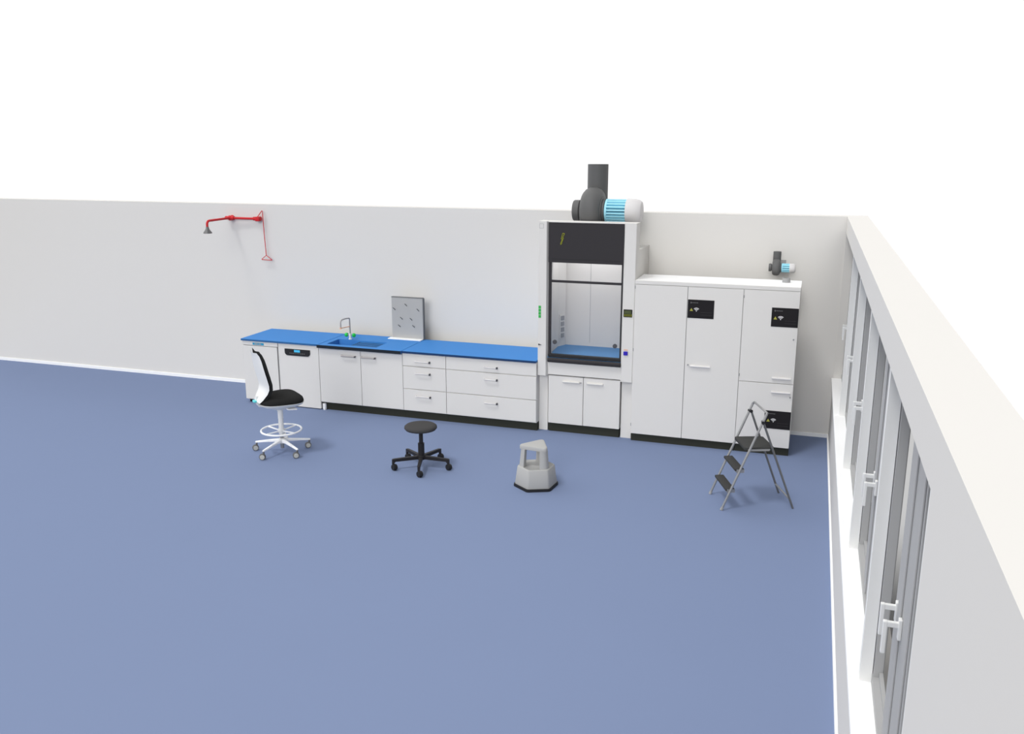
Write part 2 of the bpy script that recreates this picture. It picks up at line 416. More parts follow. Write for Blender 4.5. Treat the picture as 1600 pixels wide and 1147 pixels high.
# ------------------------------------------------------------------ emergency shower
t = thing('emergency_shower', 'red wall-mounted emergency body shower with grey head and triangular pull handle', 'emergency shower', (-8.0, 0, 2.44))
s = MB()
s.tube([(-7.79, -.035, 2.44), (-8.0, -.05, 2.441), (-8.26, -.06, 2.443)], .0165, 12)
part(s, 'supply_pipe', 'red', t, smooth=True)
s = MB().lathe([(0, -.001), (.038, -.001), (.038, .012), (.02, .02), (.02, .04), (0, .04)], (-8.26, 0, 2.443), (0, -1, 0), 20)
s.sph((-8.26, -.06, 2.443), .037); s.cyl((-8.33, -.06, 2.443), (-8.19, -.06, 2.443), .026)
part(s, 'wall_flange', 'red', t, smooth=True)
s = MB().lathe([(0, -.001), (.032, -.001), (.032, .01), (0, .01)], (-7.80, 0, 2.44), (0, -1, 0), 20)
s.cyl((-7.80, 0, 2.44), (-7.80, -.07, 2.44), .02); s.box(-7.835, -7.765, -.085, -.02, 2.408, 2.47, bev=.01)
s.cyl((-7.88, -.04, 2.44), (-7.76, -.04, 2.44), .026)
part(s, 'valve', 'red', t, smooth=True)
pts = [(-8.26, -.06, 2.443), (-8.26, -.3, 2.44), (-8.26, -.53, 2.437)]
for k in range(1, 8): a = k/7*PI/2; pts.append((-8.26, -.53-.05*math.sin(a), 2.387+.05*math.cos(a)))
pts.append((-8.26, -.58, 2.34))
part(MB().tube(pts, .0165, 12), 'shower_arm', 'red', t, smooth=True)
part(MB().lathe([(0, 0), (.06, 0), (.058, .012), (.03, .05), (.02, .075), (.02, .09), (0, .09)], (-8.26, -.58, 2.268), (0, 0, 1), 24), 'shower_head', 'steel_dark', t, smooth=True, label='grey metal shower head')
part(MB().tube([(-7.815, -.055, 2.455), (-7.735, -.055, 2.545), (-7.725, -.055, 2.555), (-7.718, -.055, 2.545), (-7.71, -.055, 2.20), (-7.70, -.055, 1.93)], .0058, 8), 'pull_rod', 'red', t, smooth=True)
part(MB().tube([(-7.70, -.055, 1.93), (-7.615, -.055, 1.872), (-7.61, -.055, 1.864), (-7.775, -.055, 1.866), (-7.778, -.055, 1.872)], .0055, 8, closed=True), 'pull_handle', 'red', t, smooth=True, label='red triangular pull handle')

# ------------------------------------------------------------------ fume hood
HOODW = 3.6
HX0, HX1 = -3.412, -2.248; HF = -.87
t = thing('fume_hood', 'tall white fume hood with dark top panel, glass sash and blue work surface', 'fume hood', (-2.83, -.45, 0))
# posts
for (a, b, c, d, ch) in ((HX0, -3.288, HX0, -3.30, 1), (-2.39, HX1, -2.385, -2.256, -1)):
    w_ = .022
    if ch == 1: pl = [(a, -.67), (a, HF+.006), (a+.006, HF), (b-w_, HF), (b, HF+.05), (b, -.67)]
    else: pl = [(a, -.67), (a, HF+.014), (a+.014, HF), (b-.006, HF), (b, HF+.006), (b, -.67)]
    p = part(MB().prism(pl, 'z', .715, 2.572), 'upper_post', 'post', t)
    part(MB().box(c, d, -.79, -.62, 0, .7145, bev=.002), 'lower_post', 'post', t)
    if ch == 1:
        s = MB()
        for k in range(4): s.box(-3.403, -3.372, HF-.004, HF, 1.425+k*.038, 1.458+k*.038, bev=.001)
        part(s, 'status_tiles', 'greenlabel', t, p, label='four green tiles in a column')
        s = MB()
        for q in ((-3.400, -3.348, 2.540, 2.543), (-3.400, -3.348, 2.490, 2.493), (-3.400, -3.397, 2.493, 2.540), (-3.351, -3.348, 2.493, 2.540)): s.box(q[0], q[1], HF-.0015, HF+.001, q[2], q[3])
        part(s, 'square_emblem', 'ductlight', t, p, label='faint grey square emblem')
        part(MB().prism([(-3.402, 1.108), (-3.365, 1.098), (-3.402, 1.09)], 'y', HF-.012, HF), 'pointer', 'knobdark', t, p, label='small dark pointer')
    else:
        dsp = part(MB().box(-2.372, -2.270, HF-.008, HF, 1.495, 1.585, bev=.003), 'controller', 'sign', t, p, label='dark controller with display')
        s = MB()
        for k in range(4): s.box(-2.362+k*.024, -2.345+k*.024, HF-.0105, HF-.0075, 1.507, 1.515); s.box(-2.362+k*.024, -2.345+k*.024, HF-.0105, HF-.0075, 1.522, 1.529)
        part(MB().box(-2.362, -2.282, HF-.0095, HF-.008, 1.535, 1.574), 'display', 'lcd', t, p, label='olive display')
        part(s, 'key_row', 'bolt', t, p, label='olive keys')
        part(MB().box(-2.357, -2.308, HF-.02, HF, 1.042, 1.086, bev=.004), 'socket', 'navy', t, p, label='blue socket')
        s = MB()
        for k in range(3): s.box(-2.354+k*.017, -2.345+k*.017, HF-.006, HF, 1.097, 1.112)
        part(s, 'switch_row', 'orange', t, p, label='three small orange switches')
# dark front panel with white top strip
p = part(MB().box(-3.287, -2.391, -.862, -.68, 2.095, 2.562), 'front_panel', 'dark', t, label='dark grey front panel')
part(MB().box(-3.288, -2.39, -.862, -.672, 2.5625, 2.572), 'top_strip', 'post', t, label='white top strip')
part(MB().box(-3.26, -2.41, -.8635, -.861, 2.135, 2.139), 'panel_groove', 'black', t, p, label='black groove')
def P2(x, z): return (x, z)
bz = [(-3.095, 2.435), (-3.118, 2.438), (-3.136, 2.372), (-3.122, 2.374), (-3.137, 2.325), (-3.143, 2.326), (-3.140, 2.305), (-3.124, 2.322), (-3.130, 2.323), (-3.108, 2.385), (-3.121, 2.384)]
s = MB()
for a, b in zip(bz, bz[1:]+bz[:1]): s.tube([(a[0], -.8635, a[1]), (b[0], -.8635, b[1])], .0038, 6)
part(s, 'lightning_emblem', 'bolt', t, p, label='yellow outlined lightning bolt')
# sash
s = MB()
s.box(-3.284, -3.256, -.85, -.82, .99, 2.095); s.box(-2.412, -2.394, -.85, -.82, .99, 2.095)
s.box(-3.256, -2.412, -.85, -.82, 1.858, 1.884)
sash = part(s, 'sash_frame', 'dark', t, label='dark sash frame')
part(MB().box(-3.256, -2.412, -.838, -.832, .99, 1.858), 'sash_pane', 'sash', t, sash, label='clear sash glass')
part(MB().box(-3.256, -2.412, -.828, -.822, 1.884, 2.095), 'sash_pane', 'sash', t, sash, label='clear upper sash glass')
part(MB().box(-3.285, -2.393, -.865, -.815, .95, .99, bev=.006), 'sash_handle', 'black', t, sash, label='black sash handle bar')
for x in (-3.204, -2.468):
    part(MB().cyl((x, -.838, 1.136), (x, -.855, 1.136), .026, n=24), 'sash_knob', 'knobdark', t, sash, smooth=True, label='dark round knob')
part(MB().prism([(-.845, .94), (-.875, .945), (-.888, .925), (-.885, .90), (-.86, .885), (-.845, .885)], 'x', -3.286, -2.392, bev=.003), 'airfoil', 'dark', t, label='dark rounded airfoil sill')
# work surface, liner
part(MB().prism([(-3.30, -.84), (-2.40, -.84), (-2.32, -.30), (-2.35, -.12), (-3.27, -.12), (-3.325, -.27)], 'z', .93, .955, bev=.003), 'work_surface', 'hoodblue', t, label='blue work surface')
L = MB()
L.prism([(-3.32, -.13), (-2.33, -.13), (-2.33, -.115), (-3.32, -.115)], 'z', .93, 2.2)
L.prism([(-3.345, -.67), (-3.335, -.67), (-3.325, -.28), (-3.345, -.28)], 'z', .93, 2.2)
L.prism([(-3.325, -.28), (-3.262, -.145), (-3.275, -.125), (-3.345, -.28)], 'z', .93, 2.2)
L.prism([(-2.33, -.67), (-2.31, -.67), (-2.31, -.12), (-2.33, -.12)], 'z', .93, 2.2)
liner = part(L, 'liner', 'hoodin', t, label='grey inner lining')
s = MB().box(-2.95, -2.945, -.1315, -.129, 1.0, 2.1)
part(s, 'panel_joint', 'ductlight', t, liner)
# outlets on the slanted liner panel
dirv = Vector((.063, .135, 0)).normalized(); nrm = Vector((.135, -.063, 0)).normalized()
base = Vector((-3.325, -.28, 0)) + dirv*.02
rot = Matrix((dirv, nrm*-1, Vector((0, 0, 1)))).transposed()
s = MB()
c = base + dirv*.055 + nrm*.004
s.box(c.x-.048, c.x+.048, c.y-.004, c.y+.004, 1.05, 1.36, rot=rot)
op = part(s, 'socket_strip', 'white', t, liner, label='white socket strip')
for k in range(4):
    c = base + dirv*.058 + nrm*.011; zz = 1.062+k*.075
    part(MB().box(c.x-.031, c.x+.031, c.y-.003, c.y+.003, zz, zz+.055, rot=rot, bev=.001), 'socket_outlet', 'ductlight', t, liner, label='grey socket outlet')
lamp = bpy.data.lights.new('hood_fill_light', 'AREA'); lamp.shape = 'RECTANGLE'; lamp.size = .8; lamp.size_y = .35; lamp.energy = HOODW  # added fill light, unseen, to brighten the dark hood interior
lo = bpy.data.objects.new('hood_fill_light', lamp); COL.objects.link(lo); lo.location = (-2.83, -.40, 2.17)
lf = part(MB().box(-3.24, -2.42, -.60, -.20, 2.185, 2.199), 'fill_light_panel', 'trim', t, label='white panel added above the unseen fill light, under the hood roof')  # unseen panel added to go with the fill light
# body
B = MB()
B.box(-3.40, -3.346, -.67, -.01, .90, 2.25); B.box(-2.309, -2.25, -.67, -.01, .90, 2.25)
B.box(-3.346, -2.309, -.114, -.01, .93, 2.2)
B.box(-3.346, -2.309, -.67, -.01, 2.2, 2.25)
B.box(-3.40, -2.25, -.79, -.01, .895, .928)
part(B, 'housing', 'post', t)
part(MB().box(-3.286, -2.392, -.842, -.78, .730, .884, bev=.002), 'lower_panel', 'white', t)
# hood base cabinet
t = thing('hood_base_cabinet', 'white two-door base cabinet standing under the fume hood sash', 'cabinet', (-2.84, -.45, 0))
part(MB().box(-3.285, -2.40, -.778, -.03, .105, .893), 'carcass', 'white', t)
part(MB().box(-3.284, -2.40, -.80, -.05, 0, .105), 'plinth', 'plinth', t, label='dark plinth')
for k, (a, b, h0, h1) in enumerate(((-3.284, -2.848, -3.10, -2.89), (-2.842, -2.397, -2.80, -2.60))):
    d = part(MB().box(a, b, -.83, -.779, .112, .715, bev=.003), 'door', 'white', t)
    part(wide_handle(h0, h1, .645, -.83), 'handle', 'white', t, d)
    if k == 0: part(MB().cyl((h1+.015, -.83, .65), (h1+.015, -.848, .65), .008), 'lock', 'ductlight', t, d, smooth=True, label='small grey lock')
part(MB().box(-2.8475, -2.8425, -.80, -.778, .112, .715), 'door_gap', 'gap', t, label='dark gap between the doors')

# ------------------------------------------------------------------ fans
def fan(name, label, c, k, top, oy, group_floor, bracket):
    """c: axis point at the volute centre; k: scale; duct rises behind the volute"""
    t = thing(name, label, 'fan', (c[0], c[1], group_floor))
    X, Y, Z = c
    hw = .125*k
    pr = []
    n = 40
    # volute: rounded-rim disc growing towards the outlet side
    rings = []
    prof = [(0.0, -1.0), (.55, -1.0), (.80, -.92), (.93, -.68), (1.0, -.3), (1.0, .3), (.93, .68), (.80, .92), (.55, 1.0), (0.0, 1.0)]
    s = MB()
    for (r, h) in prof:
        ring = []
        for q in range(n):
            a = 2*PI*q/n
            grow = 1.0 + .16*max(0, math.cos(a-math.radians(20)))
            rr = max(r, .02)*.255*k*grow
            ring.append((X + h*hw, Y + rr*math.cos(a), Z + rr*math.sin(a)))
        rings.append(ring)
    s.loft(rings)
    v = part(s, 'volute_housing', 'duct', t, smooth=True, angle=60)
    # outlet duct
    s = MB().cyl((X, Y+oy, Z-.02), (X, Y+oy, top), .124*k, n=40, cap=False)
    s.cyl((X, Y+oy, Z-.02), (X, Y+oy, top-.002), .118*k, n=40)
    part(s, 'exhaust_duct', 'duct', t, smooth=True)
    part(MB().lathe([(0, 0), (.118*k, 0), (.125*k, .012*k), (.125*k, .075*k), (.10*k, .09*k), (.10*k, .16*k), (0, .16*k)], (X-hw-.105*k, Y, Z), (1, 0, 0), 36), 'inlet_collar', 'duct', t, smooth=True)
    s = MB().lathe([(0, 0), (.17*k, 0), (.17*k, .012*k), (.14*k, .014*k), (.14*k, .04*k), (0, .04*k)], (X+hw-.005*k, Y, Z), (1, 0, 0), 36)
    part(s, 'motor_flange', 'duct', t, smooth=True)
    x0 = X+hw+.035*k; x1 = X+hw+.29*k; x2 = X+hw+.475*k
    s = MB().lathe([(0, 0), (.128*k, 0), (.142*k, .008*k), (.142*k, .03*k), (.104*k, .032*k), (.104*k, x1-x0), (0, x1-x0)], (x0, Y, Z), (1, 0, 0), 36)
    mo = part(s, 'motor', 'cyan_dark', t, smooth=True, label='blue grey motor drum', angle=30)
    s = MB().lathe([(.104*k, .001), (.129*k, .001), (.1435*k, .009*k), (.1435*k, .031*k), (.104*k, .033*k)], (x0, Y, Z), (1, 0, 0), 36)
    nf = 22 if k > .6 else 12
    for q in range(nf):
        a = 2*PI*(q+.5)/nf
        rr = .122*k; tz = Matrix.Rotation(a, 3, 'X')
        cy, cz = Y+rr*math.cos(a), Z+rr*math.sin(a)
        s.box(x0+.03*k, x1, cy-.019*k, cy+.019*k, cz-.0075*k*(22/nf), cz+.0075*k*(22/nf), rot=tz)
    part(s, 'motor_fins', 'cyan', t, mo, label='light blue cooling fins')
    Lc = x2-x1
    part(MB().lathe([(0, 0), (.146*k, 0), (.149*k, .01*k), (.147*k, Lc*.55), (.135*k, Lc*.82), (.115*k, Lc*.96), (.08*k, Lc), (0, Lc)], (x1-.002, Y, Z), (1, 0, 0), 40), 'motor_cover', 'motorcap', t, smooth=True, label='pale grey rounded motor cover')
    bracket(t, X, Y, Z, k, x0, x1, hw)
    return t
def br_big(t, X, Y, Z, k, x0, x1, hw):
    s = MB()
    s.box(X-.09, X+.09, Y-.2, Y+.16, 2.25, 2.27, bev=.002)
    s.box(X-.07, X-.05, Y-.12, Y+.12, 2.27, 2.50); s.box(X+.05, X+.07, Y-.12, Y+.12, 2.27, 2.50)
    s.box(x0+.06, x0+.2, Y-.1, Y+.1, 2.25, 2.27); s.box(x0+.1, x0+.16, Y-.08, Y+.08, 2.27, Z-.115)
    part(s, 'mounting_stand', 'steel_dark', t)
def br_small(t, X, Y, Z, k, x0, x1, hw):
    s = MB()
    s.box(X-.04, X+.10, -.008, 0, Z-.07, Z+.07, bev=.001)
    s.box(x0+.01, x0+.05, Y, -.008, Z-.012, Z+.012)
    s.box(X-.012, X+.012, Y+.04, -.008, Z-.05, Z-.03)
    part(s, 'wall_bracket', 'ductlight', t)
fan('exhaust_fan', 'large grey exhaust fan with blue motor and thick duct on the fume hood', (-2.872, -.42, 2.675), 1.0, 3.215, .232, 2.25, br_big)
fan('exhaust_fan', 'small grey exhaust fan with blue motor on the wall above the storage cabinets', (-.732, -.20, 2.055), .36, 2.232, .08, 1.93, br_small)

# ------------------------------------------------------------------ tall storage cabinets
def warning_sign(t, door, x0, x1, z0, z1, yf):
    sg = part(MB().box(x0, x1, yf-.004, yf, z0, z1), 'sign_panel', 'sign', t, door, label='black sign panel with yellow triangle and pale symbol')
    W = x1-x0; H = z1-z0; y = yf-.0045
    s = MB()
    s.box(x0+.03, x0+.04, y-.001, yf-.0035, z1-.043, z1-.026)
    for k in range(8): s.box(x0+.046+k*.0088, x0+.0525+k*.0088, y-.001, yf-.0035, z1-.037, z1-.031)
    part(s, 'sign_print', 'dimmark', t, door, label='dim grey line of small print')
    cx, cz = x0+.042, z0+H*.46
    part(MB().prism([(cx-.019, cz-.016), (cx+.019, cz-.016), (cx, cz+.018)], 'y', y-.0005, yf-.0035), 'warning_triangle', 'yellow', t, door, label='yellow warning triangle')
    cx2 = x0+.098
    s = MB(); pts = []
    s.prism([(cx2-.007, cz-.012), (cx2, cz-.022), (cx2+.007, cz-.012), (cx2, cz-.003)], 'y', y-.0005, yf-.0035)
    for r in (.017, .031):
        pl = [(cx2+r*math.cos(a), cz-.016+r*math.sin(a)) for a in [math.radians(42+k*12) for k in range(9)]]
        pl += [(cx2+(r+.009)*math.cos(a), cz-.016+(r+.009)*math.sin(a)) for a in [math.radians(42+k*12) for k in range(8, -1, -1)]]
        s.prism(pl, 'y', y-.0005, yf-.0035)
    part(s, 'hand_symbol', 'lightmark', t, door, label='pale fan-shaped symbol')
    s = MB()
    for k in range(2): s.box(x0+W*.5, x1-.02, y-.0005, yf-.0035, z0+H*(.32-.14*k), z0+H*(.32-.14*k)+.004)
    part(s, 'sign_line', 'dark', t, door)
CF = -.88
def tall(label, x0, x1):
    t = thing('safety_storage_cabinet', label, 'cabinet', ((x0+x1)/2, -.6, 0), group='white safety storage cabinets')
    part(MB().box(x0, x1, CF+.022, -.34, .095, 1.925, bev=.001), 'carcass', 'white', t)
    part(MB().box(x0, x1, CF, CF+.022, 1.888, 1.93, bev=.002), 'fascia', 'white', t)
    part(MB().box(x0, x1, CF+.022, -.335, 1.925, 1.932), 'top_plate', 'trim', t, label='bright white top plate')
    part(MB().box(x0+.002, x1-.002, CF+.03, -.36, 0, .095), 'plinth', 'plinth', t, label='dark plinth')
    return t
t = tall('tall white double-door storage cabinet right beside the fume hood, single black sign', -2.245, -1.032)
dl = part(MB().box(-2.244, -1.646, CF, CF+.021, .097, 1.884, bev=.002), 'door', 'white', t)
for z in (1.835, 1.10, .19):
    part(MB().cyl((-2.243, CF-.004, z), (-2.243, CF-.004, z+.035), .004, n=8), 'hinge', 'ductlight', t, dl, smooth=True)
dr = part(MB().box(-1.640, -1.034, CF, CF+.021, .097, 1.884, bev=.002), 'door', 'white', t)
warning_sign(t, dr, -1.637, -1.345, 1.531, 1.741, CF)
part(wide_handle(-1.58, -1.355, .968, CF), 'handle', 'handle', t, dr)
part(MB().cyl((-1.605, CF, .985), (-1.605, CF-.015, .985), .009), 'lock', 'ductlight', t, dr, smooth=True, label='small grey lock')
part(MB().box(-1.6455, -1.6405, CF+.012, CF+.0215, .097, 1.884), 'door_gap', 'gap', t, label='dark gap between the doors')
part(MB().box(-1.036, -1.033, CF+.006, CF+.0215, .097, 1.884), 'side_gap', 'gap', t, label='dark gap at the side')
t = tall('tall white storage cabinet nearest the windows, signs on upper and lower door', -1.032, -.435)
du = part(MB().box(-1.029, -.437, CF, CF+.021, .846, 1.884, bev=.002), 'door', 'white', t)
warning_sign(t, du, -.722, -.439, 1.487, 1.699, CF)
part(wide_handle(-.672, -.468, .900, CF), 'handle', 'handle', t, du)
part(MB().cyl((-.472, CF, 1.353), (-.472, CF-.014, 1.353), .009), 'lock', 'ductlight', t, du, smooth=True, label='small grey lock')
for z in (1.79, .90): part(MB().cyl((-1.027, CF-.004, z), (-1.027, CF-.004, z+.03), .005, n=8), 'hinge', 'ductlight', t, du, smooth=True)
dd = part(MB().box(-1.029, -.437, CF, CF+.021, .097, .840, bev=.002), 'door', 'white', t)
warning_sign(t, dd, -.722, -.439, .316, .525, CF)
part(wide_handle(-.668, -.464, .738, CF), 'handle', 'handle', t, dd)
part(MB().cyl((-.462, CF, .695), (-.462, CF-.014, .695), .009), 'lock', 'ductlight', t, dd, smooth=True, label='small grey lock')
part(MB().lathe([(0, 0), (.043, 0), (.043, .05), (.038, .05), (.038, .012), (0, .012)], (-.602, -.52, 1.932), (0, 0, 1), 28), 'exhaust_collar', 'ductlight', t, smooth=True, label='grey exhaust collar on top')

# ------------------------------------------------------------------ casters
def caster(root, x, y, ang, r, wheel_m, hood_m, stem_top, w=.045):
    """twin-wheel caster touching z = 0"""
    d = Vector((math.cos(ang), math.sin(ang), 0)); n = Vector((-d.y, d.x, 0))
    c = Vector((x, y, 0)) - d*r*.45
    hood = MB(); hood.cyl(c - n*w*.18 + Vector((0, 0, r)), c + n*w*.18 + Vector((0, 0, r)), r*1.08, n=24)
    hood.cyl((x, y, r*1.2), (x, y, stem_top), .011, n=12)
    hd = part(hood, 'caster', hood_m, root, smooth=True)
    s = MB()
    for sg in (-1, 1):
        s.cyl(c + n*w*.22*sg + Vector((0, 0, r)), c + n*w*.5*sg + Vector((0, 0, r)), r, r*.92, n=24)
    part(s, 'wheel', hood_m, root, hd, smooth=True)
    if wheel_m != hood_m:
        s = MB()
        for sg in (-1, 1): s.cyl(c + n*w*.5*sg + Vector((0, 0, r)), c + n*w*.58*sg + Vector((0, 0, r)), r*.80, r*.74, n=24)
        part(s, 'hubcap', wheel_m, root, hd, smooth=True, label='pale grey hubcap')

# ------------------------------------------------------------------ lab chair
CH = (-5.965, -2.545); PH = math.radians(51)
t = thing('laboratory_chair', 'white swivel laboratory chair with black upholstery and foot ring in front of the washer', 'chair', (CH[0], CH[1], 0), PH, absolute=False)
def superring(cx, cy, a, b, z, n=40, e=2.6, taper=0.0, bend=0.0):
    r = []
    for k in range(n):
        q = 2*PI*k/n; c, s_ = math.cos(q), math.sin(q)
        x = a*math.copysign(abs(c)**(2/e), c); y = b*math.copysign(abs(s_)**(2/e), s_)
        y *= 1 + taper*x/a
        r.append((cx+x, cy+y, z + bend*(x/a)**2))
    return r
SR = dict(taper=.14, e=3.2)
s = MB().loft([superring(.0, 0, .215, .215, .600, **SR), superring(0, 0, .236, .238, .606, **SR), superring(0, 0, .244, .246, .630, **SR),
               superring(0, 0, .236, .238, .655, **SR), superring(0, 0, .205, .21, .678, **SR), superring(0, 0, .14, .145, .688, **SR), superring(0, 0, .05, .05, .690)])
part(s, 'seat', 'fabric', t, smooth=True, angle=70)
s = MB().loft([superring(0, 0, .055, .055, .512), superring(.01, 0, .10, .10, .53), superring(.01, 0, .19, .18, .562, **SR), superring(-.004, 0, .238, .235, .592, **SR), superring(-.006, 0, .252, .25, .612, **SR), superring(-.004, 0, .24, .24, .6125, **SR)])
part(s, 'seat_shell', 'shell', t, smooth=True, angle=50)
part(MB().box(.03, .14, -.19, .0, .528, .545, bev=.006, rot=Matrix.Rotation(.1, 3, 'Y')), 'tilt_lever', 'trim', t, label='white lever under the seat')
# backrest profile, local x,z
XR = -.215
prof = [(XR-.03, .625, .10), (XR, .668, .14), (XR+.045, .735, .17), (XR+.064, .79, .19), (XR+.06, .845, .205), (XR+.042, .92, .21), (XR+.026, .99, .205), (XR+.012, 1.06, .195), (XR, 1.13, .18), (XR-.014, 1.185, .16), (XR-.034, 1.222, .125)]
def back_sheet(off0, off1, wsc, bow):
    rings = []
    for i, (x, z, hw) in enumerate(prof):
        a = Vector((prof[min(i+1, len(prof)-1)][0]-prof[max(i-1, 0)][0], 0, prof[min(i+1, len(prof)-1)][1]-prof[max(i-1, 0)][1])).normalized()
        nr = Vector((-a.z, 0, a.x))    # towards the rear
        ring = []; m = 12; hw = hw*wsc; mid = (off0+off1)/2; ts = {0: .25, 1: .8, len(prof)-1: .08, len(prof)-2: .5, len(prof)-3: .8}.get(i, 1.0)
        for k in range(m+1):
            u = -1+2*k/m; base = Vector((x, hw*u, z)) + nr*(-bow*u*u)
            ring.append(base + nr*((off0-mid)*ts+mid if abs(u) < .95 else (off0+off1)/2))
        for k in range(m, -1, -1):
            u = -1+2*k/m; base = Vector((x, hw*u, z)) + nr*(-bow*u*u)
            ring.append(base + nr*((off1-mid)*ts+mid if abs(u) < .95 else (off0+off1)/2+.0005))
        rings.append(ring)
    return MB().loft(rings)
part(back_sheet(-.022, .024, 1.0, .02), 'backrest', 'fabric', t, smooth=True, angle=70)
part(back_sheet(.0245, .040, .97, .02), 'backrest_shell', 'shell', t, smooth=True, angle=50, label='white back shell')
part(MB().tube([(XR-.035, 0, .70), (XR-.04, 0, .635), (XR-.01, 0, .59), (-.12, 0, .575)], [.02, .026, .026, .02], 12), 'back_bracket', 'shell', t, smooth=True)
part(MB().box(XR-.085, XR-.03, -.035, .035, .632, .655, bev=.008), 'back_lever', 'teal', t, label='teal lever behind the seat')
part(MB().cyl((0, 0, .40), (0, 0, .512), .030, n=28).cyl((0, 0, .215), (0, 0, .505), .0285, n=28).cyl((0, 0, .495), (0, 0, .5118), .036), 'gas_column', 'shell', t, smooth=True)
part(MB().cyl((0, 0, .045), (0, 0, .24), .022, n=20), 'inner_column', 'steel', t, smooth=True, label='metal inner column')
ring = [(.225*math.cos(2*PI*k/48), .225*math.sin(2*PI*k/48), .262) for k in range(48)]
fr = part(MB().tube(ring, .011, 12, closed=True), 'foot_ring', 'trim', t, smooth=True, label='white foot ring')
s = MB().cyl((0, 0, .235), (0, 0, .275), .038, n=24)
part(s, 'ring_hub', 'shell', t, fr, smooth=True)
for k in range(4):
    a = math.radians(23+90*k)
    part(MB().tube([(.03*math.cos(a), .03*math.sin(a), .252), (.222*math.cos(a), .222*math.sin(a), .262)], .0085, 10), 'ring_spoke', 'trim', t, fr, smooth=True)
part(MB().cyl((.035, -.02, .16), (.035, -.02, .225), .012).sph((.05, -.035, .175), .013), 'ring_lock', 'shell', t, fr, smooth=True)
part(MB().lathe([(0, .105), (.034, .105), (.040, .12), (.036, .158), (.028, .165), (0, .165)], n=24), 'base_hub', 'shell', t, smooth=True)
for k in range(5):
    a = math.radians(46+72*k) - PH
    d = Vector((math.cos(a), math.sin(a), 0)); n = Vector((-d.y, d.x, 0))
    rg = []
    for (q, w_, zt, zb) in ((.02, .02, .158, .118), (.10, .0175, .147, .119), (.22, .0135, .128, .106), (.315, .0115, .112, .094), (.325, .008, .109, .096)):
        c = d*q
        rg.append([c+n*w_+Vector((0, 0, zb)), c+n*w_+Vector((0, 0, zt-.006)), c+n*w_*.5+Vector((0, 0, zt)), c-n*w_*.5+Vector((0, 0, zt)), c-n*w_+Vector((0, 0, zt-.006)), c-n*w_+Vector((0, 0, zb))])
    part(MB().loft(rg), 'base_leg', 'trim', t, smooth=True, angle=35, label='white star base arm')
    caster(t, d.x*.312, d.y*.312, math.radians(25)-PH if k % 2 else math.radians(40)-PH, .034, 'wheelgrey', 'caster', .105)

# ------------------------------------------------------------------ round stool
t = thing('round_stool', 'black round swivel stool with charcoal seat on five casters in front of the drawers', 'stool', (-4.236, -2.50, 0), 0, absolute=False)
part(MB().lathe([(0, .425), (.13, .425), (.165, .432), (.178, .448), (.176, .466), (.160, .479), (.12, .484), (0, .485)], n=48), 'seat', 'stoolseat', t, smooth=True, angle=70, label='charcoal round seat')
part(MB().cyl((0, 0, .414), (0, 0, .4245), .10, n=32), 'seat_plate', 'stoolbase', t, smooth=True)
part(MB().cyl((0, 0, .26), (0, 0, .414), .0225, n=24), 'gas_column', 'stoolbase', t, smooth=True)
part(MB().cyl((0, 0, .13), (0, 0, .275), .035, n=24).lathe([(0, .085), (.045, .09), (.05, .12), (.045, .14), (0, .14)], n=24), 'column_sleeve', 'stoolbase', t, smooth=True)
for k in range(5):
    a = math.radians(1+72*k)
    d = Vector((math.cos(a), math.sin(a), 0)); n = Vector((-d.y, d.x, 0)); rg = []
    for (q, w_, zt, zb) in ((.02, .02, .132, .095), (.29, .014, .125, .092), (.318, .014, .122, .06), (.326, .010, .116, .062)):
        c = d*q
        rg.append([c+n*w_+Vector((0, 0, zb)), c+n*w_+Vector((0, 0, zt)), c-n*w_+Vector((0, 0, zt)), c-n*w_+Vector((0, 0, zb))])
    part(MB().loft(rg), 'base_leg', 'stoolbase', t, smooth=True, angle=35)
    caster(t, d.x*.31, d.y*.31, math.radians(150), .034, 'black', 'black', .075)

# ------------------------------------------------------------------ kick-step stool
t = thing('kick_step_stool', 'light grey two-step plastic step stool with black bottom rim on the floor', 'step stool', (-2.885, -2.625, 0), math.radians(24), absolute=False)
def hexring(R, z, Rb=None, bev=.2, off=0):
    """hexagon with rounded corners"""
    r = []
    for k in range(6):
        Rk = R if (k % 2 == 0 or Rb is None) else Rb
        p0 = Vector((math.cos(math.radians(60*k+off)), math.sin(math.radians(60*k+off)), 0))*Rk
        Rn = R if ((k+1) % 2 == 0 or Rb is None) else Rb; Rp = R if ((k-1) % 2 == 0 or Rb is None) else Rb
        pn = Vector((math.cos(math.radians(60*(k+1)+off)), math.sin(math.radians(60*(k+1)+off)), 0))*Rn
        pp = Vector((math.cos(math.radians(60*(k-1)+off)), math.sin(math.radians(60*(k-1)+off)), 0))*Rp
        a = p0.lerp(pp, bev/2); b = p0.lerp(pn, bev/2)
        for q in (0, .25, .5, .75, 1): r.append(((1-q)**2*a + 2*q*(1-q)*p0 + q*q*b) + Vector((0, 0, z)))
    return r
part(MB().loft([hexring(.236, 0), hexring(.238, .004), hexring(.236, .028), hexring(.20, .028)]), 'rim', 'black', t, smooth=True, label='black rubber rim', angle=35)
part(MB().loft([hexring(.222, .028), hexring(.224, .033), hexring(.198, .212), hexring(.192, .221), hexring(.183, .2235), hexring(.178, .219), hexring(.05, .219)]), 'lower_step', 'stepgrey', t, smooth=True, angle=50)
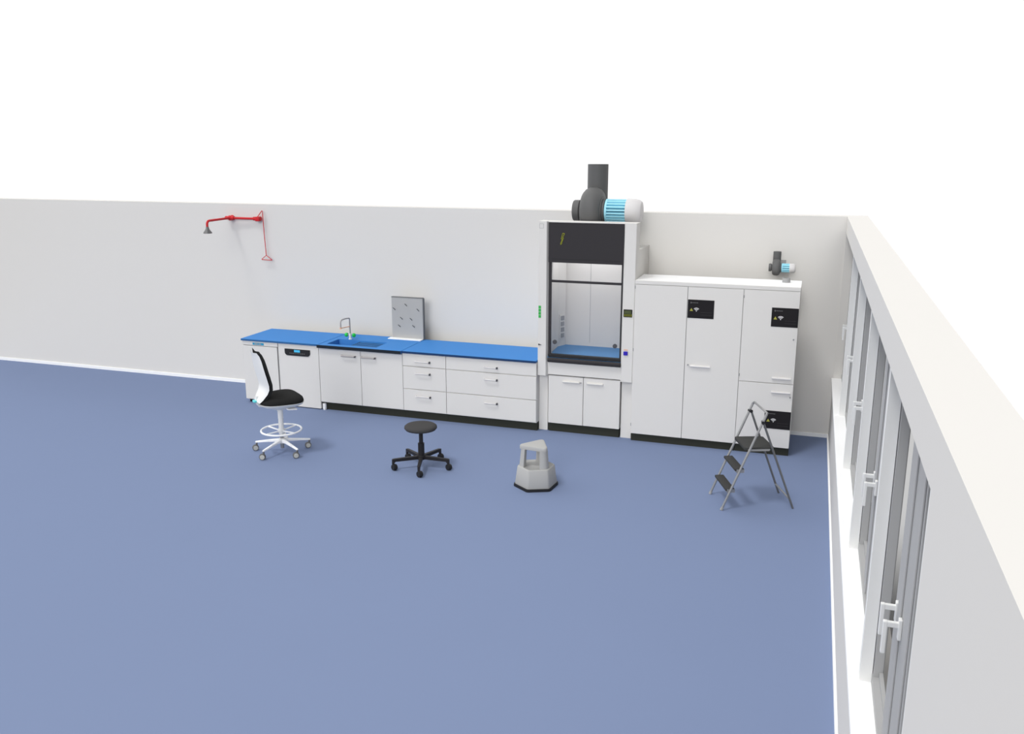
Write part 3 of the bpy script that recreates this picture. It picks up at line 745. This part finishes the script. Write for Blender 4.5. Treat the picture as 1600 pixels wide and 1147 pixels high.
# triangle top
def triring(R, z, bev=.42, off=60, n=3):
    r = []
    for k in range(3):
        P = [Vector((math.cos(math.radians(120*(k+j)+off)), math.sin(math.radians(120*(k+j)+off)), 0))*R for j in (-1, 0, 1)]
        a = P[1].lerp(P[0], bev/2); b = P[1].lerp(P[2], bev/2)
        for q in [i/8 for i in range(9)]: r.append(((1-q)**2*a + 2*q*(1-q)*P[1] + q*q*b) + Vector((0, 0, z)))
    return r
part(MB().loft([triring(.15, .404), triring(.200, .406), triring(.202, .418), triring(.200, .438), triring(.192, .446), triring(.174, .448)]), 'upper_step', 'stepgrey', t, smooth=True, angle=60)
for k in range(3):
    a = math.radians(60+120*k); d = Vector((math.cos(a), math.sin(a), 0)); n = Vector((-d.y, d.x, 0))
    rg = []
    for z, ro, hw, dp in ((.219, .174, .060, .066), (.30, .166, .056, .060), (.406, .156, .052, .055)):
        o = d*ro; r = []
        for i in range(9):
            q = -1+2*i/8; r.append(o - d*(dp*.55*q*q) + n*(hw*q) + Vector((0, 0, z)))
        r.append(o - d*dp + n*(hw*.55) + Vector((0, 0, z))); r.append(o - d*dp - n*(hw*.55) + Vector((0, 0, z)))
        r[-2], r[-1] = r[-2], r[-1]
        rg.append(r)
    part(MB().loft(rg), 'leg', 'stepgrey', t, smooth=True, angle=50)

# ------------------------------------------------------------------ step ladder
F = Vector((.655, .256, 0)); fl = F.length; Fh = F.normalized(); W_ = Vector((.14, -.39, 0)); wl = W_.length
A = Vector((-1.142, -2.302, 0))
ctr = A + F*.5 + W_*.5
ang = math.atan2(Fh.y, Fh.x)
t = thing('step_ladder', 'folding steel step ladder with dark treads standing before the storage cabinets', 'step ladder', (ctr.x, ctr.y, 0), ang, absolute=False)
h = wl/2; x0 = -fl/2; TS = .385; TZ = .965
def fr_pt(z, side): q = z/TZ; return Vector((x0+TS*q, side*(h - .004*q), z))
for sd in (-1, 1):
    part(MB().tube([fr_pt(0.0, sd) + Vector((0, 0, .001)), fr_pt(.5, sd), fr_pt(.955, sd)], .0115, 12), 'front_rail', 'steel', t, smooth=True)
    part(MB().cyl(fr_pt(.001, sd), fr_pt(.03, sd), .0145), 'rubber_foot', 'ductlight', t, smooth=True)
part(MB().tube([fr_pt(.945, -1), fr_pt(.965, -1)+Vector((.004, .014, 0)), fr_pt(.965, 1)+Vector((.004, -.014, 0)), fr_pt(.945, 1)], .0115, 12), 'top_bar', 'steel', t, smooth=True)
PZ = .875
for sd in (-1, 1):
    a = fr_pt(PZ, sd) - Vector((-.012, sd*.02, 0)); b = Vector((fl/2, sd*(h-.004), 0))
    part(MB().tube([a, b + Vector((0, 0, .002))], .0105, 12), 'rear_leg', 'steel_dark', t, smooth=True)
    part(MB().cyl(fr_pt(PZ, sd)+Vector((0, sd*.013, 0)), a-Vector((0, sd*.012, 0)), .016), 'pivot', 'black', t, smooth=True)
ra = fr_pt(PZ, 1); q = 1-.10/PZ
rx = ra.x + (fl/2-ra.x)*q
part(MB().tube([(rx, -h+.008, .10), (rx, h-.008, .10)], .009, 10), 'rear_crossbar', 'steel', t, smooth=True)
for z in (.20, .40):
    fx = fr_pt(z, 1).x
    tr = part(MB().box(fx-.045, fx+.045, -h+.013, h-.013, z-.012, z+.014, bev=.008), 'tread', 'tread', t, smooth=True, label='dark ribbed tread')
    part(MB().box(fx-.035, fx+.04, -h+.012, h-.012, z-.02, z-.0125).box(fx-.03, fx+.045, -h+.008, -h+.0125, z-.026, z+.008).box(fx-.03, fx+.045, h-.0125, h-.008, z-.026, z+.008), 'tread_bracket', 'steel', t, tr, label='steel tread bracket')
fx = fr_pt(.60, 1).x
pf = part(MB().prism([(fx-.035, -h+.045), (fx-.02, -h+.03), (fx+.215, -h+.03), (fx+.25, -h+.05), (fx+.25, h-.05), (fx+.215, h-.03), (fx-.02, h-.03), (fx-.035, h-.045)], 'z', .588, .618, bev=.005), 'platform', 'tread', t, smooth=True, label='dark top platform')
part(MB().tube([(fx, -h+.012, .598), (fx, h-.012, .598)], .008, 10).tube([(fx+.20, -h+.02, .598), (fx+.20, h-.02, .598)], .007, 10), 'platform_bar', 'steel', t, pf, smooth=True)
for sd in (-1, 1):
    part(MB().box(fx, fx+.20, sd*(h-.024)-.003, sd*(h-.024)+.003, .585, .605), 'platform_bracket', 'steel', t, pf)

# ------------------------------------------------------------------ light
BASE = .31
LOBES = [((-1, .05, .75), 3.0, 1.25), ((.03, -1, .38), 42.0, 9.6)]
wld = bpy.data.worlds.new('daylight'); sc.world = wld; wld.use_nodes = True
nt = wld.node_tree; nt.nodes.clear()
out = nt.nodes.new('ShaderNodeOutputWorld'); bg = nt.nodes.new('ShaderNodeBackground')
tc = nt.nodes.new('ShaderNodeTexCoord')
nrm_ = nt.nodes.new('ShaderNodeVectorMath'); nrm_.operation = 'NORMALIZE'
nt.links.new(tc.outputs['Generated'], nrm_.inputs[0])
sep = nt.nodes.new('ShaderNodeSeparateXYZ'); nt.links.new(nrm_.outputs[0], sep.inputs[0])
mr = nt.nodes.new('ShaderNodeMapRange'); mr.interpolation_type = 'SMOOTHSTEP'
mr.inputs['From Min'].default_value = -.455; mr.inputs['From Max'].default_value = -.355
mr.inputs['To Min'].default_value = .20; mr.inputs['To Max'].default_value = 1.0
nt.links.new(sep.outputs['Z'], mr.inputs['Value'])
prev = None
for dvec, pwr, amp in LOBES:
    dt = nt.nodes.new('ShaderNodeVectorMath'); dt.operation = 'DOT_PRODUCT'
    nt.links.new(nrm_.outputs[0], dt.inputs[0]); dt.inputs[1].default_value = Vector(dvec).normalized()
    mx = nt.nodes.new('ShaderNodeMath'); mx.operation = 'MAXIMUM'; mx.inputs[1].default_value = 0; nt.links.new(dt.outputs['Value'], mx.inputs[0])
    pw = nt.nodes.new('ShaderNodeMath'); pw.operation = 'POWER'; pw.inputs[1].default_value = pwr; nt.links.new(mx.outputs[0], pw.inputs[0])
    ma = nt.nodes.new('ShaderNodeMath'); ma.operation = 'MULTIPLY_ADD'; ma.inputs[1].default_value = amp
    nt.links.new(pw.outputs[0], ma.inputs[0])
    if prev is None: first = ma
    else: nt.links.new(prev.outputs[0], ma.inputs[2])
    prev = ma
my = nt.nodes.new('ShaderNodeMapRange'); my.interpolation_type = 'SMOOTHSTEP'
my.inputs['From Min'].default_value = .05; my.inputs['From Max'].default_value = .45
my.inputs['To Min'].default_value = BASE; my.inputs['To Max'].default_value = 1.03
nt.links.new(sep.outputs['Y'], my.inputs['Value'])
mm_ = nt.nodes.new('ShaderNodeMath'); mm_.operation = 'MULTIPLY'
nt.links.new(my.outputs['Result'], mm_.inputs[0]); nt.links.new(mr.outputs['Result'], mm_.inputs[1])
nt.links.new(mm_.outputs[0], first.inputs[2])
nt.links.new(ma.outputs[0], bg.inputs['Strength'])
bg.inputs['Color'].default_value = (1, 1, 1, 1)
nt.links.new(bg.outputs[0], out.inputs['Surface'])
sun = bpy.data.lights.new('sun', 'SUN'); sun.energy = 1.1; sun.angle = math.radians(11)
so = bpy.data.objects.new('sun', sun); COL.objects.link(so); so.location = (-6, -8, 9)
SD = Vector((-.36, -.60, 1.32))
so.rotation_euler = SD.to_track_quat('Z', 'Y').to_euler()

# ------------------------------------------------------------------ camera
cam = bpy.data.cameras.new('camera'); co = bpy.data.objects.new('camera', cam); COL.objects.link(co)
cam.sensor_width = 36; cam.lens = 1384.56/1600*36; cam.clip_start = .05; cam.clip_end = 200
co.location = (-.360, -10.898, 3.357)
co.rotation_euler = (PI/2 - .2380, 0, .3250)
sc.camera = co
sc.view_settings.view_transform = 'Standard'; sc.view_settings.look = 'None'
sc.view_settings.exposure = 0.0; sc.view_settings.gamma = 1.0; sc.view_settings.use_curve_mapping = False
sc.cycles.max_bounces = 8
sc.cycles.transparent_max_bounces = 12
